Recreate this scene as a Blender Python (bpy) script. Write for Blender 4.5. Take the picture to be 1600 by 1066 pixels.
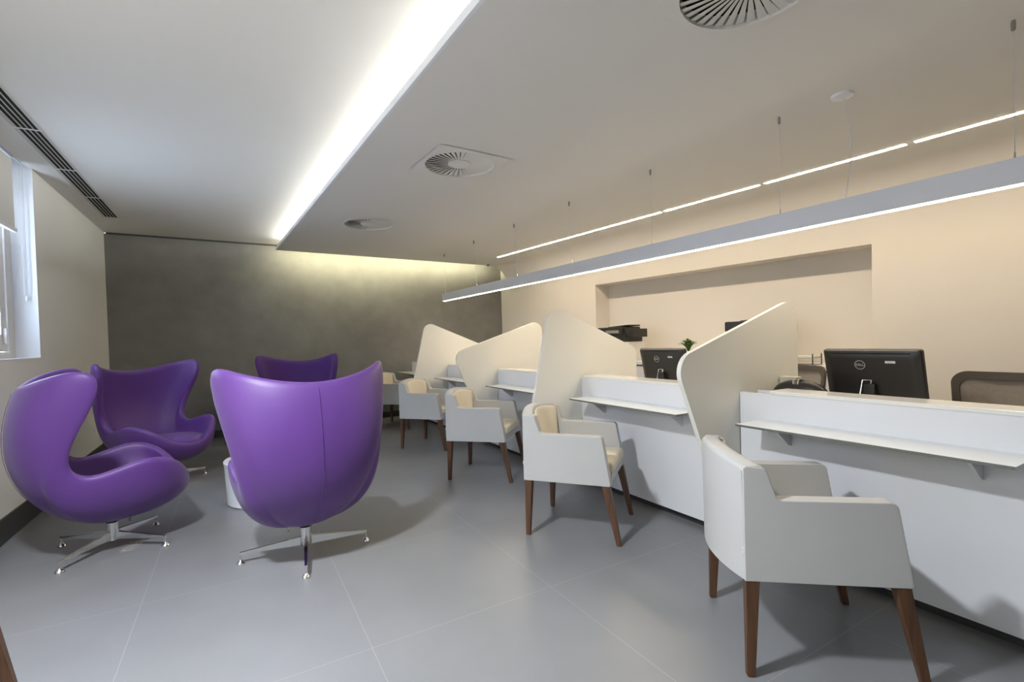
import bpy, bmesh, math, random
from mathutils import Vector, Matrix
random.seed(7)
PI = math.pi
SC = bpy.context.scene
COL = SC.collection
for o in list(bpy.data.objects):
    bpy.data.objects.remove(o, do_unlink=True)

# ------------------------------------------------------------------ camera
def make_camera():
    cam = bpy.data.cameras.new('camera')
    cam.sensor_fit = 'HORIZONTAL'; cam.sensor_width = 36.0
    cam.lens = 750.0 / 1600.0 * 36.0
    cam.shift_y = 9.0 / 1600.0
    cam.clip_start = 0.02; cam.clip_end = 200
    o = bpy.data.objects.new('camera', cam); COL.objects.link(o)
    p, r = math.radians(1.0), math.radians(1.7)
    f = Vector((0, math.cos(p), -math.sin(p))); u = Vector((0, math.sin(p), math.cos(p))); x = Vector((1, 0, 0))
    x2 = x * math.cos(r) - u * math.sin(r); u2 = x * math.sin(r) + u * math.cos(r)
    m = Matrix((x2, u2, -f)).transposed().to_4x4()
    m.translation = Vector((0, 0, 1.3))
    o.matrix_world = m
    SC.camera = o
make_camera()

# ------------------------------------------------------------------ world, exposure
SC.view_settings.view_transform = 'Standard'
SC.view_settings.look = 'None'
SC.view_settings.exposure = 0.15
SC.view_settings.gamma = 1.0
SC.view_settings.use_curve_mapping = False
W = bpy.data.worlds.new('outside'); SC.world = W; W.use_nodes = True
bg = W.node_tree.nodes['Background']
bg.inputs[0].default_value = (0.62, 0.78, 1.0, 1); bg.inputs[1].default_value = 2.0

# room axes
LD = Vector((-0.502, 0.865, 0)); LN = Vector((0.865, 0.502, 0))        # along / out of the left wall
L0 = Vector((-3.503, 3.226, 0))
W0 = Vector((0.002, 9.314, 0)); WA = Vector((0.582, -0.813, 0)); WM = Vector((-0.813, -0.582, 0))  # right wall
C0 = Vector((1.978, 1.866, 0)); CU = Vector((-0.5036, 0.8639, 0)); CN = Vector((0.8639, 0.5036, 0))  # counter front line
ZH, ZL = 2.84, 2.68                                                     # high and lower ceiling
CORNER_B = Vector((-5.26, 6.30, 0)); BD = Vector((1, 0.645, 0)).normalized()
REAR_L = Vector((-0.315, -2.267, 0)); REAR_R = Vector((5.77, 1.26, 0))

def area(name, loc, direction, sx, sy, power, color, xaxis=None, shape='RECTANGLE'):
    l = bpy.data.lights.new(name, 'AREA'); l.shape = shape; l.size = sx; l.size_y = sy
    l.energy = power; l.color = color
    o = bpy.data.objects.new(name, l); COL.objects.link(o)
    z = -Vector(direction).normalized()
    if xaxis is None: xaxis = Vector((1, 0, 0)) if abs(z.x) < .9 else Vector((0, 1, 0))
    xa = Vector(xaxis); xa = (xa - z * xa.dot(z)).normalized(); ya = z.cross(xa)
    m = Matrix((xa, ya, z)).transposed().to_4x4(); m.translation = Vector(loc)
    o.matrix_world = m
    return o

# ceiling downlight behind the seating, the one that throws the chair shadows
area('downlight', (-1.33, 1.0, 2.825), (0, 0, -1), 0.26, 0.26, 122, (0.90, 0.95, 1.0), shape='DISK').data.spread = math.radians(145)
# daylight through the window in the left wall
area('window_daylight', L0 + LD * 0.2 - LN * 0.30 + Vector((0, 0, 1.95)), LN + Vector((0, 0, -.12)), 1.3, 1.3, 95, (0.66, 0.80, 1.0), LD)
# LED line in the cove along the edge of the lower ceiling
EA = Vector((-3.363, 6.985, 0)); EB = Vector((1.884, -0.991, 0)); ED = (EB - EA).normalized(); EN = Vector((ED.y, -ED.x, 0))
if EN.dot(LN) > 0: EN = -EN                                              # EN: towards the left wall
mid = (EA + EB) / 2
area('cove_light', mid - EN * 0.24 + Vector((0, 0, 2.765)), EN * 1.0 + Vector((0, 0, 0.12)), (EB - EA).length - 0.1, 0.07, 52, (0.98, 0.99, 0.92), ED)
# LED line hidden over the end of the lower ceiling, washing the grey wall
EE = W0 + WM * 0.42
BN = Vector((-BD.y, BD.x, 0))                                            # towards the grey wall
mm = (EA + EE) / 2 + (EE - EA) * 0.015
area('wall_washer', mm - BN * 0.02 + Vector((0, 0, 2.75)), BN * 0.85 + Vector((0, 0, -0.5)), (EE - EA).length * 0.965, 0.05, 32, (1.0, 0.95, 0.62), BD)

# ------------------------------------------------------------------ materials
def mat(name, color, rough=0.5, metal=0.0, spec=0.5, noise=0.0, nscale=5.0, bump=0.0, bscale=200.0, emit=None, estr=0.0, coat=0.0, sheen=0.0, stretch=None, color2=None):
    m = bpy.data.materials.new(name); m.use_nodes = True
    nt = m.node_tree; b = nt.nodes['Principled BSDF']
    b.inputs['Base Color'].default_value = (*color, 1); b.inputs['Roughness'].default_value = rough
    b.inputs['Metallic'].default_value = metal; b.inputs['Specular IOR Level'].default_value = spec
    if coat: b.inputs['Coat Weight'].default_value = coat; b.inputs['Coat Roughness'].default_value = 0.15
    if sheen: b.inputs['Sheen Weight'].default_value = sheen
    if emit: b.inputs['Emission Color'].default_value = (*emit, 1); b.inputs['Emission Strength'].default_value = estr
    tc = nt.nodes.new('ShaderNodeTexCoord')
    mp = nt.nodes.new('ShaderNodeMapping'); nt.links.new(tc.outputs['Object'], mp.inputs[0])
    if stretch: mp.inputs['Scale'].default_value = stretch
    n = nt.nodes.new('ShaderNodeTexNoise'); n.inputs['Scale'].default_value = nscale; n.inputs['Detail'].default_value = 6
    nt.links.new(mp.outputs[0], n.inputs['Vector'])
    r = nt.nodes.new('ShaderNodeValToRGB')
    c2 = color2 if color2 else tuple(c * (1 - noise) for c in color)
    r.color_ramp.elements[0].position = 0.3; r.color_ramp.elements[1].position = 0.7
    r.color_ramp.elements[0].color = (*c2, 1); r.color_ramp.elements[1].color = (*color, 1)
    nt.links.new(n.outputs['Fac'], r.inputs[0]); nt.links.new(r.outputs[0], b.inputs['Base Color'])
    if bump:
        n2 = nt.nodes.new('ShaderNodeTexNoise'); n2.inputs['Scale'].default_value = bscale; n2.inputs['Detail'].default_value = 3
        nt.links.new(mp.outputs[0], n2.inputs['Vector'])
        bp = nt.nodes.new('ShaderNodeBump'); bp.inputs['Strength'].default_value = bump; bp.inputs['Distance'].default_value = 0.002
        nt.links.new(n2.outputs['Fac'], bp.inputs['Height']); nt.links.new(bp.outputs[0], b.inputs['Normal'])
    return m

M = {}
M['wall'] = mat('wall_paint', (0.70, 0.69, 0.655), 0.8, noise=0.03, nscale=1.5)
M['wall_cream'] = mat('cream_wall_paint', (0.80, 0.75, 0.68), 0.75, noise=0.02, nscale=1.2)
M['ceiling'] = mat('ceiling_paint', (0.79, 0.77, 0.735), 0.85, noise=0.02, nscale=1.0)
M['reveal'] = mat('reveal_paint', (0.84, 0.86, 0.90), 0.6, noise=0.02)
M['base'] = mat('dark_baseboard', (0.045, 0.047, 0.045), 0.45, noise=0.2)
M['white'] = mat('white_lacquer', (0.80, 0.81, 0.84), 0.3, noise=0.01, coat=0.2)
M['partition'] = mat('ivory_lacquer', (0.83, 0.805, 0.73), 0.45, noise=0.015, nscale=3)
M['cap'] = mat('white_ledge', (0.86, 0.84, 0.79), 0.12, noise=0.01)  # white; light reflected from the ceiling is put in as a cream tint
M['glass_edge'] = mat('shelf_edge', (0.16, 0.17, 0.15), 0.2)
M['shelf'] = mat('white_back_painted_glass', (0.86, 0.87, 0.86), 0.08, noise=0.0)
M['purple'] = mat('purple_leather', (0.105, 0.036, 0.215), 0.46, spec=0.45, noise=0.10, nscale=3.0, bump=0.12, bscale=260, sheen=0.1)
M['leather'] = mat('white_leather', (0.50, 0.495, 0.485), 0.48, spec=0.4, noise=0.03, nscale=4, bump=0.15, bscale=300)
M['cushion'] = mat('lamplit_leather', (0.76, 0.69, 0.55), 0.48, spec=0.4, noise=0.04, nscale=4, bump=0.15, bscale=300)  # white leather, warmed and brightened in colour as the lamp lights it
M['wood'] = mat('brown_wood', (0.125, 0.058, 0.027), 0.42, noise=0.45, nscale=7, stretch=(9, 9, 0.7), bump=0.05, bscale=60)
M['chrome'] = mat('chrome', (0.75, 0.75, 0.74), 0.14, metal=1.0)
M['dark_metal'] = mat('dark_steel', (0.03, 0.03, 0.03), 0.4, metal=0.6)
M['alu'] = mat('satin_aluminium', (0.70, 0.71, 0.76), 0.5, metal=0.25, noise=0.03)
M['black'] = mat('black_plastic', (0.022, 0.020, 0.019), 0.38, noise=0.2, nscale=8)
M['screen'] = mat('dark_screen', (0.01, 0.01, 0.012), 0.08)
M['silver'] = mat('silver_print', (0.55, 0.55, 0.55), 0.35, metal=0.3)
M['sticker'] = mat('white_sticker', (0.75, 0.75, 0.75), 0.6, noise=0.2, nscale=90)
M['grey_plastic'] = mat('grey_plastic', (0.30, 0.29, 0.28), 0.5)
M['chair_brown'] = mat('brown_frame_plastic', (0.085, 0.068, 0.052), 0.5, noise=0.1)
M['mesh'] = mat('taupe_mesh_fabric', (0.30, 0.26, 0.215), 0.8, noise=0.15, nscale=60, bump=0.5, bscale=500)
M['leaf'] = mat('green_leaf', (0.075, 0.15, 0.025), 0.45, noise=0.5, nscale=12)
M['soil'] = mat('potting_soil', (0.03, 0.02, 0.013), 0.9, noise=0.5, nscale=40)
M['paper'] = mat('paper', (0.80, 0.79, 0.75), 0.8, noise=0.05, nscale=20)
M['void'] = mat('dark_duct', (0.012, 0.012, 0.012), 0.9)
M['vent'] = mat('vent_enamel', (0.56, 0.56, 0.53), 0.5, noise=0.02)
M['blind'] = mat('blind_fabric', (0.66, 0.65, 0.63), 0.85, noise=0.04, nscale=60, bump=0.2, bscale=500)
M['frame'] = mat('window_frame_paint', (0.62, 0.60, 0.58), 0.5, noise=0.02)
M['strip'] = mat('warm_led_diffuser', (0.9, 0.88, 0.8), 0.5, emit=(1.0, 0.83, 0.60), estr=72.0)
M['lampglow'] = mat('neutral_led_diffuser', (0.9, 0.9, 0.9), 0.5, emit=(1.0, 0.87, 0.68), estr=24.0)
M['greenbox'] = mat('pale_cream_card', (0.62, 0.60, 0.46), 0.7, noise=0.1, nscale=10)

def glass_mat():
    m = bpy.data.materials.new('clear_window_glass'); m.use_nodes = True
    b = m.node_tree.nodes['Principled BSDF']
    b.inputs['Base Color'].default_value = (1, 1, 1, 1); b.inputs['Roughness'].default_value = 0.0
    b.inputs['Transmission Weight'].default_value = 1.0; b.inputs['IOR'].default_value = 1.1
    return m
M['glass'] = glass_mat()

def concrete_mat():
    m = bpy.data.materials.new('polished_grey_cement'); m.use_nodes = True
    nt = m.node_tree; b = nt.nodes['Principled BSDF']; b.inputs['Roughness'].default_value = 0.6
    tc = nt.nodes.new('ShaderNodeTexCoord')
    n1 = nt.nodes.new('ShaderNodeTexNoise'); n1.inputs['Scale'].default_value = 0.9; n1.inputs['Detail'].default_value = 8; n1.inputs['Roughness'].default_value = 0.62
    n2 = nt.nodes.new('ShaderNodeTexNoise'); n2.inputs['Scale'].default_value = 5; n2.inputs['Detail'].default_value = 5
    for n in (n1, n2): nt.links.new(tc.outputs['Object'], n.inputs['Vector'])
    mx = nt.nodes.new('ShaderNodeMix'); mx.data_type = 'FLOAT'; mx.inputs[0].default_value = 0.25
    nt.links.new(n1.outputs['Fac'], mx.inputs[2]); nt.links.new(n2.outputs['Fac'], mx.inputs[3])
    r = nt.nodes.new('ShaderNodeValToRGB')
    r.color_ramp.elements[0].position = 0.32; r.color_ramp.elements[0].color = (0.165, 0.159, 0.149, 1)
    r.color_ramp.elements[1].position = 0.68; r.color_ramp.elements[1].color = (0.255, 0.247, 0.234, 1)
    nt.links.new(mx.outputs[0], r.inputs[0]); nt.links.new(r.outputs[0], b.inputs['Base Color'])
    return m
M['concrete'] = concrete_mat()

def floor_mat():
    m = bpy.data.materials.new('grey_porcelain_tile'); m.use_nodes = True
    nt = m.node_tree; b = nt.nodes['Principled BSDF']
    tc = nt.nodes.new('ShaderNodeTexCoord')
    mp = nt.nodes.new('ShaderNodeMapping'); mp.vector_type = 'POINT'
    nt.links.new(tc.outputs['Object'], mp.inputs[0])
    mp.inputs['Rotation'].default_value = (0, 0, TILE_ROT); mp.inputs['Location'].default_value = (TILE_X, TILE_Y, 0)
    br = nt.nodes.new('ShaderNodeTexBrick'); br.offset = 0.0; br.squash = 1.0
    br.inputs['Scale'].default_value = 1.0; br.inputs['Mortar Size'].default_value = 0.0016; br.inputs['Mortar Smooth'].default_value = 0.3
    br.inputs['Brick Width'].default_value = 0.92; br.inputs['Row Height'].default_value = 1.0
    br.inputs['Color1'].default_value = (0, 0, 0, 1); br.inputs['Color2'].default_value = (1, 1, 1, 1); br.inputs['Mortar'].default_value = (0.5, 0.5, 0.5, 1)
    nt.links.new(mp.outputs[0], br.inputs['Vector'])
    n1 = nt.nodes.new('ShaderNodeTexNoise'); n1.inputs['Scale'].default_value = 1.3; n1.inputs['Detail'].default_value = 7
    nt.links.new(tc.outputs['Object'], n1.inputs['Vector'])
    r = nt.nodes.new('ShaderNodeValToRGB')
    r.color_ramp.elements[0].position = 0.0; r.color_ramp.elements[0].color = (0.155, 0.158, 0.166, 1)
    r.color_ramp.elements[1].position = 1.0; r.color_ramp.elements[1].color = (0.245, 0.248, 0.258, 1)
    nt.links.new(n1.outputs['Fac'], r.inputs[0])
    mx = nt.nodes.new('ShaderNodeMix'); mx.data_type = 'RGBA'
    mx.inputs[7].default_value = (0.30, 0.30, 0.30, 1)
    nt.links.new(br.outputs['Fac'], mx.inputs[0]); nt.links.new(r.outputs[0], mx.inputs[6])
    nt.links.new(mx.outputs[2], b.inputs['Base Color'])
    n3 = nt.nodes.new('ShaderNodeTexNoise'); n3.inputs['Scale'].default_value = 3; nt.links.new(tc.outputs['Object'], n3.inputs['Vector'])
    mr = nt.nodes.new('ShaderNodeMapRange'); mr.inputs['To Min'].default_value = 0.31; mr.inputs['To Max'].default_value = 0.40
    nt.links.new(n3.outputs['Fac'], mr.inputs[0]); nt.links.new(mr.outputs[0], b.inputs['Roughness'])
    b.inputs['Specular IOR Level'].default_value = 0.55
    return m
# grid of tiles: lines run along TA and TC
TA = Vector((-0.5, 0.866, 0)); TC = Vector((0.866, 0.5, 0))
TORG = Vector((-0.632, 2.02, 0))
TILE_ROT = -math.atan2(TC.y, TC.x)
_c, _s = math.cos(TILE_ROT), math.sin(TILE_ROT)
TILE_X = -(TORG.x * _c - TORG.y * _s) + 0.92 * 20; TILE_Y = -(TORG.x * _s + TORG.y * _c) + 20.0
M['floor'] = floor_mat()

# ------------------------------------------------------------------ mesh helpers
def link(name, me, m, parent=None, loc=None, rot=None, smooth=35):
    o = bpy.data.objects.new(name, me); COL.objects.link(o)
    ms = m if isinstance(m, (list, tuple)) else [m]
    for x in ms: me.materials.append(M[x] if isinstance(x, str) else x)
    if smooth:
        for p in me.polygons: p.use_smooth = True
        if smooth < 100: me.set_sharp_from_angle(angle=math.radians(smooth))
    if smooth and smooth < 100 and len(me.polygons) < 4000:
        wn = o.modifiers.new('normals', 'WEIGHTED_NORMAL'); wn.keep_sharp = True; wn.weight = 90
    if parent: o.parent = parent
    if loc is not None: o.location = loc
    if rot is not None: o.rotation_euler = rot
    return o

class MB:
    def __init__(s): s.bm = bmesh.new()
    def merge(s, b2, mtx=None):
        if mtx is not None: bmesh.ops.transform(b2, matrix=mtx, verts=b2.verts)
        me = bpy.data.meshes.new('t'); b2.to_mesh(me); b2.free(); s.bm.from_mesh(me); bpy.data.meshes.remove(me); return s
    def box(s, x0, x1, y0, y1, z0, z1, bev=0.0, seg=2, mtx=None):
        b = bmesh.new(); bmesh.ops.create_cube(b, size=1)
        for v in b.verts: v.co = Vector(((x0 + x1) / 2 + v.co.x * (x1 - x0), (y0 + y1) / 2 + v.co.y * (y1 - y0), (z0 + z1) / 2 + v.co.z * (z1 - z0)))
        if bev: bmesh.ops.bevel(b, geom=list(b.edges), offset=bev, segments=seg, profile=0.5, affect='EDGES', clamp_overlap=True)
        return s.merge(b, mtx)
    def cone(s, p0, p1, r0, r1, n=20, cap=True):
        p0, p1 = Vector(p0), Vector(p1); d = p1 - p0; b = bmesh.new()
        bmesh.ops.create_cone(b, cap_ends=cap, cap_tris=False, segments=n, radius1=r0, radius2=r1, depth=d.length)
        q = d.to_track_quat('Z', 'Y').to_matrix().to_4x4(); q.translation = (p0 + p1) / 2
        return s.merge(b, q)
    def lathe(s, prof, n=32, c=(0, 0, 0)):
        b = bmesh.new(); rings = []
        for r, z in prof:
            if r < 1e-6: rings.append([b.verts.new((c[0], c[1], c[2] + z))])
            else: rings.append([b.verts.new((c[0] + r * math.cos(2 * PI * i / n), c[1] + r * math.sin(2 * PI * i / n), c[2] + z)) for i in range(n)])
        for a, d in zip(rings, rings[1:]):
            for i in range(n):
                j = (i + 1) % n
                if len(a) == 1 and len(d) == 1: continue
                if len(a) == 1: b.faces.new((a[0], d[i], d[j]))
                elif len(d) == 1: b.faces.new((a[i], a[j], d[0]))
                else: b.faces.new((a[i], a[j], d[j], d[i]))
        bmesh.ops.recalc_face_normals(b, faces=b.faces)
        return s.merge(b)
    def prism(s, pts, h0, h1, frame=None, bev=0.0, seg=2):
        """polygon pts (a,b) extruded along third axis; frame = (origin, ax_a, ax_b, ax_h)"""
        o, A, B, Hh = frame if frame else (Vector((0, 0, 0)), Vector((1, 0, 0)), Vector((0, 1, 0)), Vector((0, 0, 1)))
        b = bmesh.new()
        lo = [b.verts.new(o + A * p[0] + B * p[1] + Hh * h0) for p in pts]
        hi = [b.verts.new(o + A * p[0] + B * p[1] + Hh * h1) for p in pts]
        f1 = b.faces.new(lo); f2 = b.faces.new(hi)
        n = len(pts)
        for i in range(n): b.faces.new((lo[i], lo[(i + 1) % n], hi[(i + 1) % n], hi[i]))
        bmesh.ops.recalc_face_normals(b, faces=b.faces)
        if bev:
            eds = list(set(list(f1.edges) + list(f2.edges)))
            bmesh.ops.bevel(b, geom=eds, offset=bev, segments=seg, profile=0.5, affect='EDGES', clamp_overlap=True)
        bmesh.ops.triangulate(b, faces=[f for f in b.faces if len(f.verts) > 4])
        return s.merge(b)
    def tube(s, pts, r, n=8, closed=False):
        pts = [Vector(p) for p in pts]; b = bmesh.new(); rings = []
        N = len(pts); prev = None
        for i, p in enumerate(pts):
            if closed: t = pts[(i + 1) % N] - pts[i - 1]
            else: t = pts[min(i + 1, N - 1)] - pts[max(i - 1, 0)]
            t.normalize()
            if prev is None:
                a = t.orthogonal().normalized()
            else:
                a = (prev - t * prev.dot(t)).normalized()
            prev = a; c = t.cross(a)
            rr = r[i] if isinstance(r, (list, tuple)) else r
            rings.append([b.verts.new(p + (a * math.cos(2 * PI * k / n) + c * math.sin(2 * PI * k / n)) * rr) for k in range(n)])
        rg = list(zip(rings, rings[1:]))
        if closed: rg.append((rings[-1], rings[0]))
        for x, y in rg:
            for k in range(n): b.faces.new((x[k], x[(k + 1) % n], y[(k + 1) % n], y[k]))
        if not closed: b.faces.new(rings[0][::-1]); b.faces.new(rings[-1])
        bmesh.ops.recalc_face_normals(b, faces=b.faces)
        return s.merge(b)
    def build(s, name, m, parent=None, **k):
        me = bpy.data.meshes.new(name); s.bm.to_mesh(me); s.bm.free()
        return link(name, me, m, parent, **k)

def tag(o, label=None, cat=None, group=None, kind=None):
    if label: o['label'] = label
    if cat: o['category'] = cat
    if group: o['group'] = group
    if kind: o['kind'] = kind
    return o
def empty(name, loc, rz=0.0, label=None, cat=None, group=None):
    o = bpy.data.objects.new(name, None); COL.objects.link(o); o.location = loc; o.rotation_euler = (0, 0, rz)
    o.empty_display_size = 0.1
    return tag(o, label, cat, group)
def copy_tree(o, parent=None):
    c = o.copy(); COL.objects.link(c)
    if parent is not None:
        c.parent = parent; c.matrix_parent_inverse = o.matrix_parent_inverse.copy()
    for ch in list(o.children): copy_tree(ch, c)
    return c
def struct(o, label=None): o['kind'] = 'structure'; return o
def round_poly(pts, seg=8):
    """pts: (a, b, r); returns polygon with rounded corners"""
    out = []; n = len(pts)
    for i in range(n):
        p = Vector(pts[i][:2]); r = pts[i][2]
        if r <= 0: out.append(tuple(p)); continue
        a = (Vector(pts[i - 1][:2]) - p).normalized(); c = (Vector(pts[(i + 1) % n][:2]) - p).normalized()
        ang = a.angle(c); d = r / math.tan(ang / 2)
        t0, t1 = p + a * d, p + c * d
        ctr = p + (a + c).normalized() * (r / math.sin(ang / 2))
        v0, v1 = t0 - ctr, t1 - ctr
        a0 = math.atan2(v0.y, v0.x); da = math.atan2(v1.y, v1.x) - a0
        while da > PI: da -= 2 * PI
        while da < -PI: da += 2 * PI
        for k in range(seg + 1): out.append((ctr.x + r * math.cos(a0 + da * k / seg), ctr.y + r * math.sin(a0 + da * k / seg)))
    return out
def Z(v): return Vector((0, 0, v))
UP = Vector((0, 0, 1))
def frame_mtx(o, ax, ay, az=UP):
    m = Matrix((ax, ay, az)).transposed().to_4x4(); m.translation = o; return m

# ------------------------------------------------------------------ room shell
def room():
    # floor, upper ceiling
    poly = [tuple((CORNER_B - BD * 0.4 - LN * 0.1)[:2]), tuple((REAR_L - LN * 0.2 - LD * 0.2)[:2]), tuple((REAR_R + Vector((.5, 0, 0)))[:2]), (1.2, 11.6)]
    struct(MB().prism(poly, -0.08, 0.0).build('floor', 'floor', smooth=0))
    # upper ceiling stops at the window pocket, so build it from the left wall face inwards
    wl = L0 - LD * 6.4
    cpoly = [tuple((CORNER_B - BD * 0.05)[:2]), tuple(wl[:2]), tuple((REAR_R + Vector((.5, 0, 0)))[:2]), (1.2, 11.6)]
    struct(MB().prism(cpoly, ZH, ZH + 0.12).build('ceiling', 'ceiling', smooth=0))
    # back wall (grey cement)
    L = 7.2
    b = MB().box(-0.3, L, 0, 0.12, 0, ZH - 0.012, mtx=frame_mtx(CORNER_B, BD, BN))
    struct(b.build('wall_back', 'concrete', smooth=0))
    b = MB().box(-0.0, L - 1.0, -0.012, 0.0, 0, 0.10, bev=0.003, mtx=frame_mtx(CORNER_B, BD, BN))
    struct(b.build('baseboard_back', 'base', smooth=0))
    b = MB().box(-0.0, 3.4, -0.02, 0.02, ZH - 0.02, ZH - 0.001, mtx=frame_mtx(CORNER_B, BD, BN))
    struct(b.build('shade_strip', 'base', smooth=0))  # dark strip standing in for the shade of the gap under the ceiling
    # left wall with the window opening
    far = (CORNER_B - L0).dot(LD); near = -6.4
    w0, w1, zs = -0.55, 0.967, 1.25
    b = MB(); fm = frame_mtx(L0, LD, -LN)
    T = 0.40
    b.box(w1, far + 0.05, 0, T, 0, ZH + 0.12, mtx=fm); b.box(near, w0, 0, T, 0, ZH + 0.12, mtx=fm)
    b.box(w0, w1, 0, T, 0, zs, mtx=fm)
    b.box(w0, w1, 0, T, ZH + 0.10, ZH + 0.2, mtx=fm)
    struct(b.build('wall_left', 'wall', smooth=0))
    # painted reveal lining
    b = MB(); b.box(w1 - 0.006, w1, 0.0, 0.17, zs, ZH + 0.1, mtx=fm); b.box(w0, w0 + 0.006, 0.0, 0.17, zs, ZH + 0.1, mtx=fm); b.box(w0, w1, -0.004, 0.17, zs, zs + 0.008, mtx=fm)
    struct(b.build('trim_2', 'reveal', smooth=0))
    # window
    root = empty('window_1', L0 + LD * w1 - LN * 0.15 + Z(zs)); struct(root)
    rr = math.atan2(-LD.y, -LD.x); root.rotation_euler = (0, 0, rr)   # local x: towards the camera; y: room side or outwards
    ys = 1 if (Matrix.Rotation(rr, 3, 'Z') @ Vector((0, 1, 0))).dot(LN) > 0 else -1
    Wd, Hd = w1 - w0, ZH + 0.1 - zs
    def yb(a, c): return (min(a * ys, c * ys), max(a * ys, c * ys))
    f = MB(); y0, y1 = yb(-0.05, 0.0)
    f.box(0, 0.13, y0, y1, 0, Hd, bev=.004); f.box(Wd - .13, Wd, y0, y1, 0, Hd, bev=.004); f.box(.13, Wd - .13, y0, y1, 0, .06, bev=.004); f.box(.13, Wd - .13, y0, y1, Hd - .1, Hd, bev=.004)
    f.box(Wd / 2 - .05, Wd / 2 + .05, y0, y1, .06, Hd - .1, bev=.004)
    f.build('window_frame', 'frame', root)
    for i, (a, c) in enumerate(((.14, Wd / 2 - .055), (Wd / 2 + .055, Wd - .14))):
        y0, y1 = yb(-0.045, -0.008); g = MB()
        g.box(a, a + .11, y0, y1, .065, Hd - .105, bev=.003); g.box(c - .11, c, y0, y1, .065, Hd - .105, bev=.003)
        g.box(a + .11, c - .11, y0, y1, .065, .20, bev=.003); g.box(a + .11, c - .11, y0, y1, Hd - .2, Hd - .105, bev=.003)
        y0, y1 = yb(-0.04, -0.02)
        for z in (.42, .66, .9, 1.14): g.box(a + .11, c - .11, y0, y1, z, z + .025)
        s = g.build('sash', 'frame', root)
        y0, y1 = yb(-0.034, -0.028)
        MB().box(a + .1, c - .1, y0, y1, .19, Hd - .19).build('pane', 'glass', s, smooth=0)
        y0, y1 = yb(-0.008, 0.012)
        MB().box(a + .05, a + .075, y0, y1, .12, .25, bev=.004).build('handle', 'white', s)
    # baseboard left
    b = MB().box(near, far, -0.014, 0.0, 0, 0.172, bev=0.002, mtx=fm)
    struct(b.build('baseboard_left', 'base', smooth=0))
    # roller blind
    bl = empty('roller_blind', L0 + LD * (w1 - .23) - LN * 0.06 + Z(2.28), rr, 'white roller blind pulled halfway down in the left window recess', 'blind')
    MB().box(0, 1.2, -0.002, 0.002, 0.0, 0.56).build('fabric', 'blind', bl, smooth=0)
    MB().box(-0.012, 1.21, -0.014, 0.014, -0.02, 0.012, bev=.006).build('bottom_bar', 'alu', bl)
    MB().cone((0, 0, .6), (1.2, 0, .6), .03, .03, 20).build('roller', 'alu', bl)
    ch = MB(); xx = -0.19
    ch.tube([(xx, 0.012, .55), (xx, .012, -.2), (xx, 0.012, -.50), (xx, 0, -.52), (xx, -.012, -.50), (xx, -.012, .55)], .0025, 6)
    ch.cone((xx, 0, -.55), (xx, 0, -.51), .012, .008, 10)
    ch.box(xx, 0.0, -.004, .004, .585, .6)
    ch.build('pull_chain', 'white', bl)
    # rear wall (behind the camera), unseen; its grey is chosen to cut fill light
    d = (REAR_R - REAR_L); RN = Vector((d.y, -d.x, 0)).normalized()
    if RN.dot(Vector((0, -1, 0))) < 0: RN = -RN
    b = MB().box(-.5, d.length + .6, 0, .12, 0, ZH + .12, mtx=frame_mtx(REAR_L, d.normalized(), RN))
    struct(b.build('wall_front', 'concrete', smooth=0))
    # right wall with the recess
    LW = 10.4; n0, n1, nz, nd = 2.266, 5.87, 2.09, 0.30
    fm = frame_mtx(W0, WA, -WM)
    zc = 2.06
    b = MB(); bm = bmesh.new()
    def quad(pts):
        vs = [bm.verts.new(W0 + WA * p[0] - WM * p[1] + Z(p[2])) for p in pts]; bm.faces.new(vs)
    x0 = -1.2
    b.box(x0, n0, 0, .45, 0, zc, mtx=fm); b.box(n1, LW, 0, .45, 0, zc, mtx=fm)
    b.box(n0, n1, nd, .45, 0, 2.68, mtx=fm)
    b.box(n0, n1, 0, nd, 0, 0.5, mtx=fm)
    # cove profile over the wall, above the recess soffit
    prof = [(0.45, zc), (0.0, zc)] + [(-0.42 * (1 - math.cos(a)), zc + (2.68 - zc) * math.sin(a)) for a in [PI / 2 * k / 16 for k in range(1, 17)]] + [(-.42, 2.70), (.45, 2.70)]
    def cove(a0, a1, pr):
        b.prism(pr, a0, a1, frame=(W0, -WM, UP, WA))
    cove(0.0, n0, prof); cove(n1, LW, prof)
    b.box(x0, 0.0, 0.0, .45, zc, ZH, mtx=fm)      # the wall runs on past the end of the curved ceiling
    pr2 = [(nd, nz), (0.0, nz)] + [p for p in prof[2:-2] if p[1] > nz + .01] + [(-.42, 2.70), (nd, 2.70)]
    cove(n0, n1, pr2)
    bm.free()
    o = b.build('wall_right', 'wall_cream', smooth=30)
    struct(o)
    # lower ceiling with three holes for the diffusers
    c1 = W0 + WM * 0.40 ; c2 = c1 + WA * LW
    t = (c1 - EA); 
    pts = [tuple(EA[:2]), tuple(c1[:2]), tuple(c2[:2]), tuple((REAR_R + RN * .05 + Vector((.3, .0, 0)))[:2]), tuple((EB + RN * .05)[:2])]
    b = bmesh.new(); es = []
    loops = [pts] + [[(x + .275 * math.cos(2 * PI * k / 64), y + .275 * math.sin(2 * PI * k / 64)) for k in range(64)] for x, y, r in DIFF]
    for lp in loops:
        vs = [b.verts.new((p[0], p[1], ZL)) for p in lp]
        es += [b.edges.new((vs[k], vs[(k + 1) % len(vs)])) for k in range(len(vs))]
    bmesh.ops.triangle_fill(b, use_beauty=True, use_dissolve=False, edges=es)
    ex = bmesh.ops.extrude_face_region(b, geom=list(b.faces))
    for v in [e for e in ex['geom'] if isinstance(e, bmesh.types.BMVert)]: v.co.z += .03
    bmesh.ops.recalc_face_normals(b, faces=b.faces)
    struct(MB().merge(b).build('ceiling', 'ceiling', smooth=0))
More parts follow.
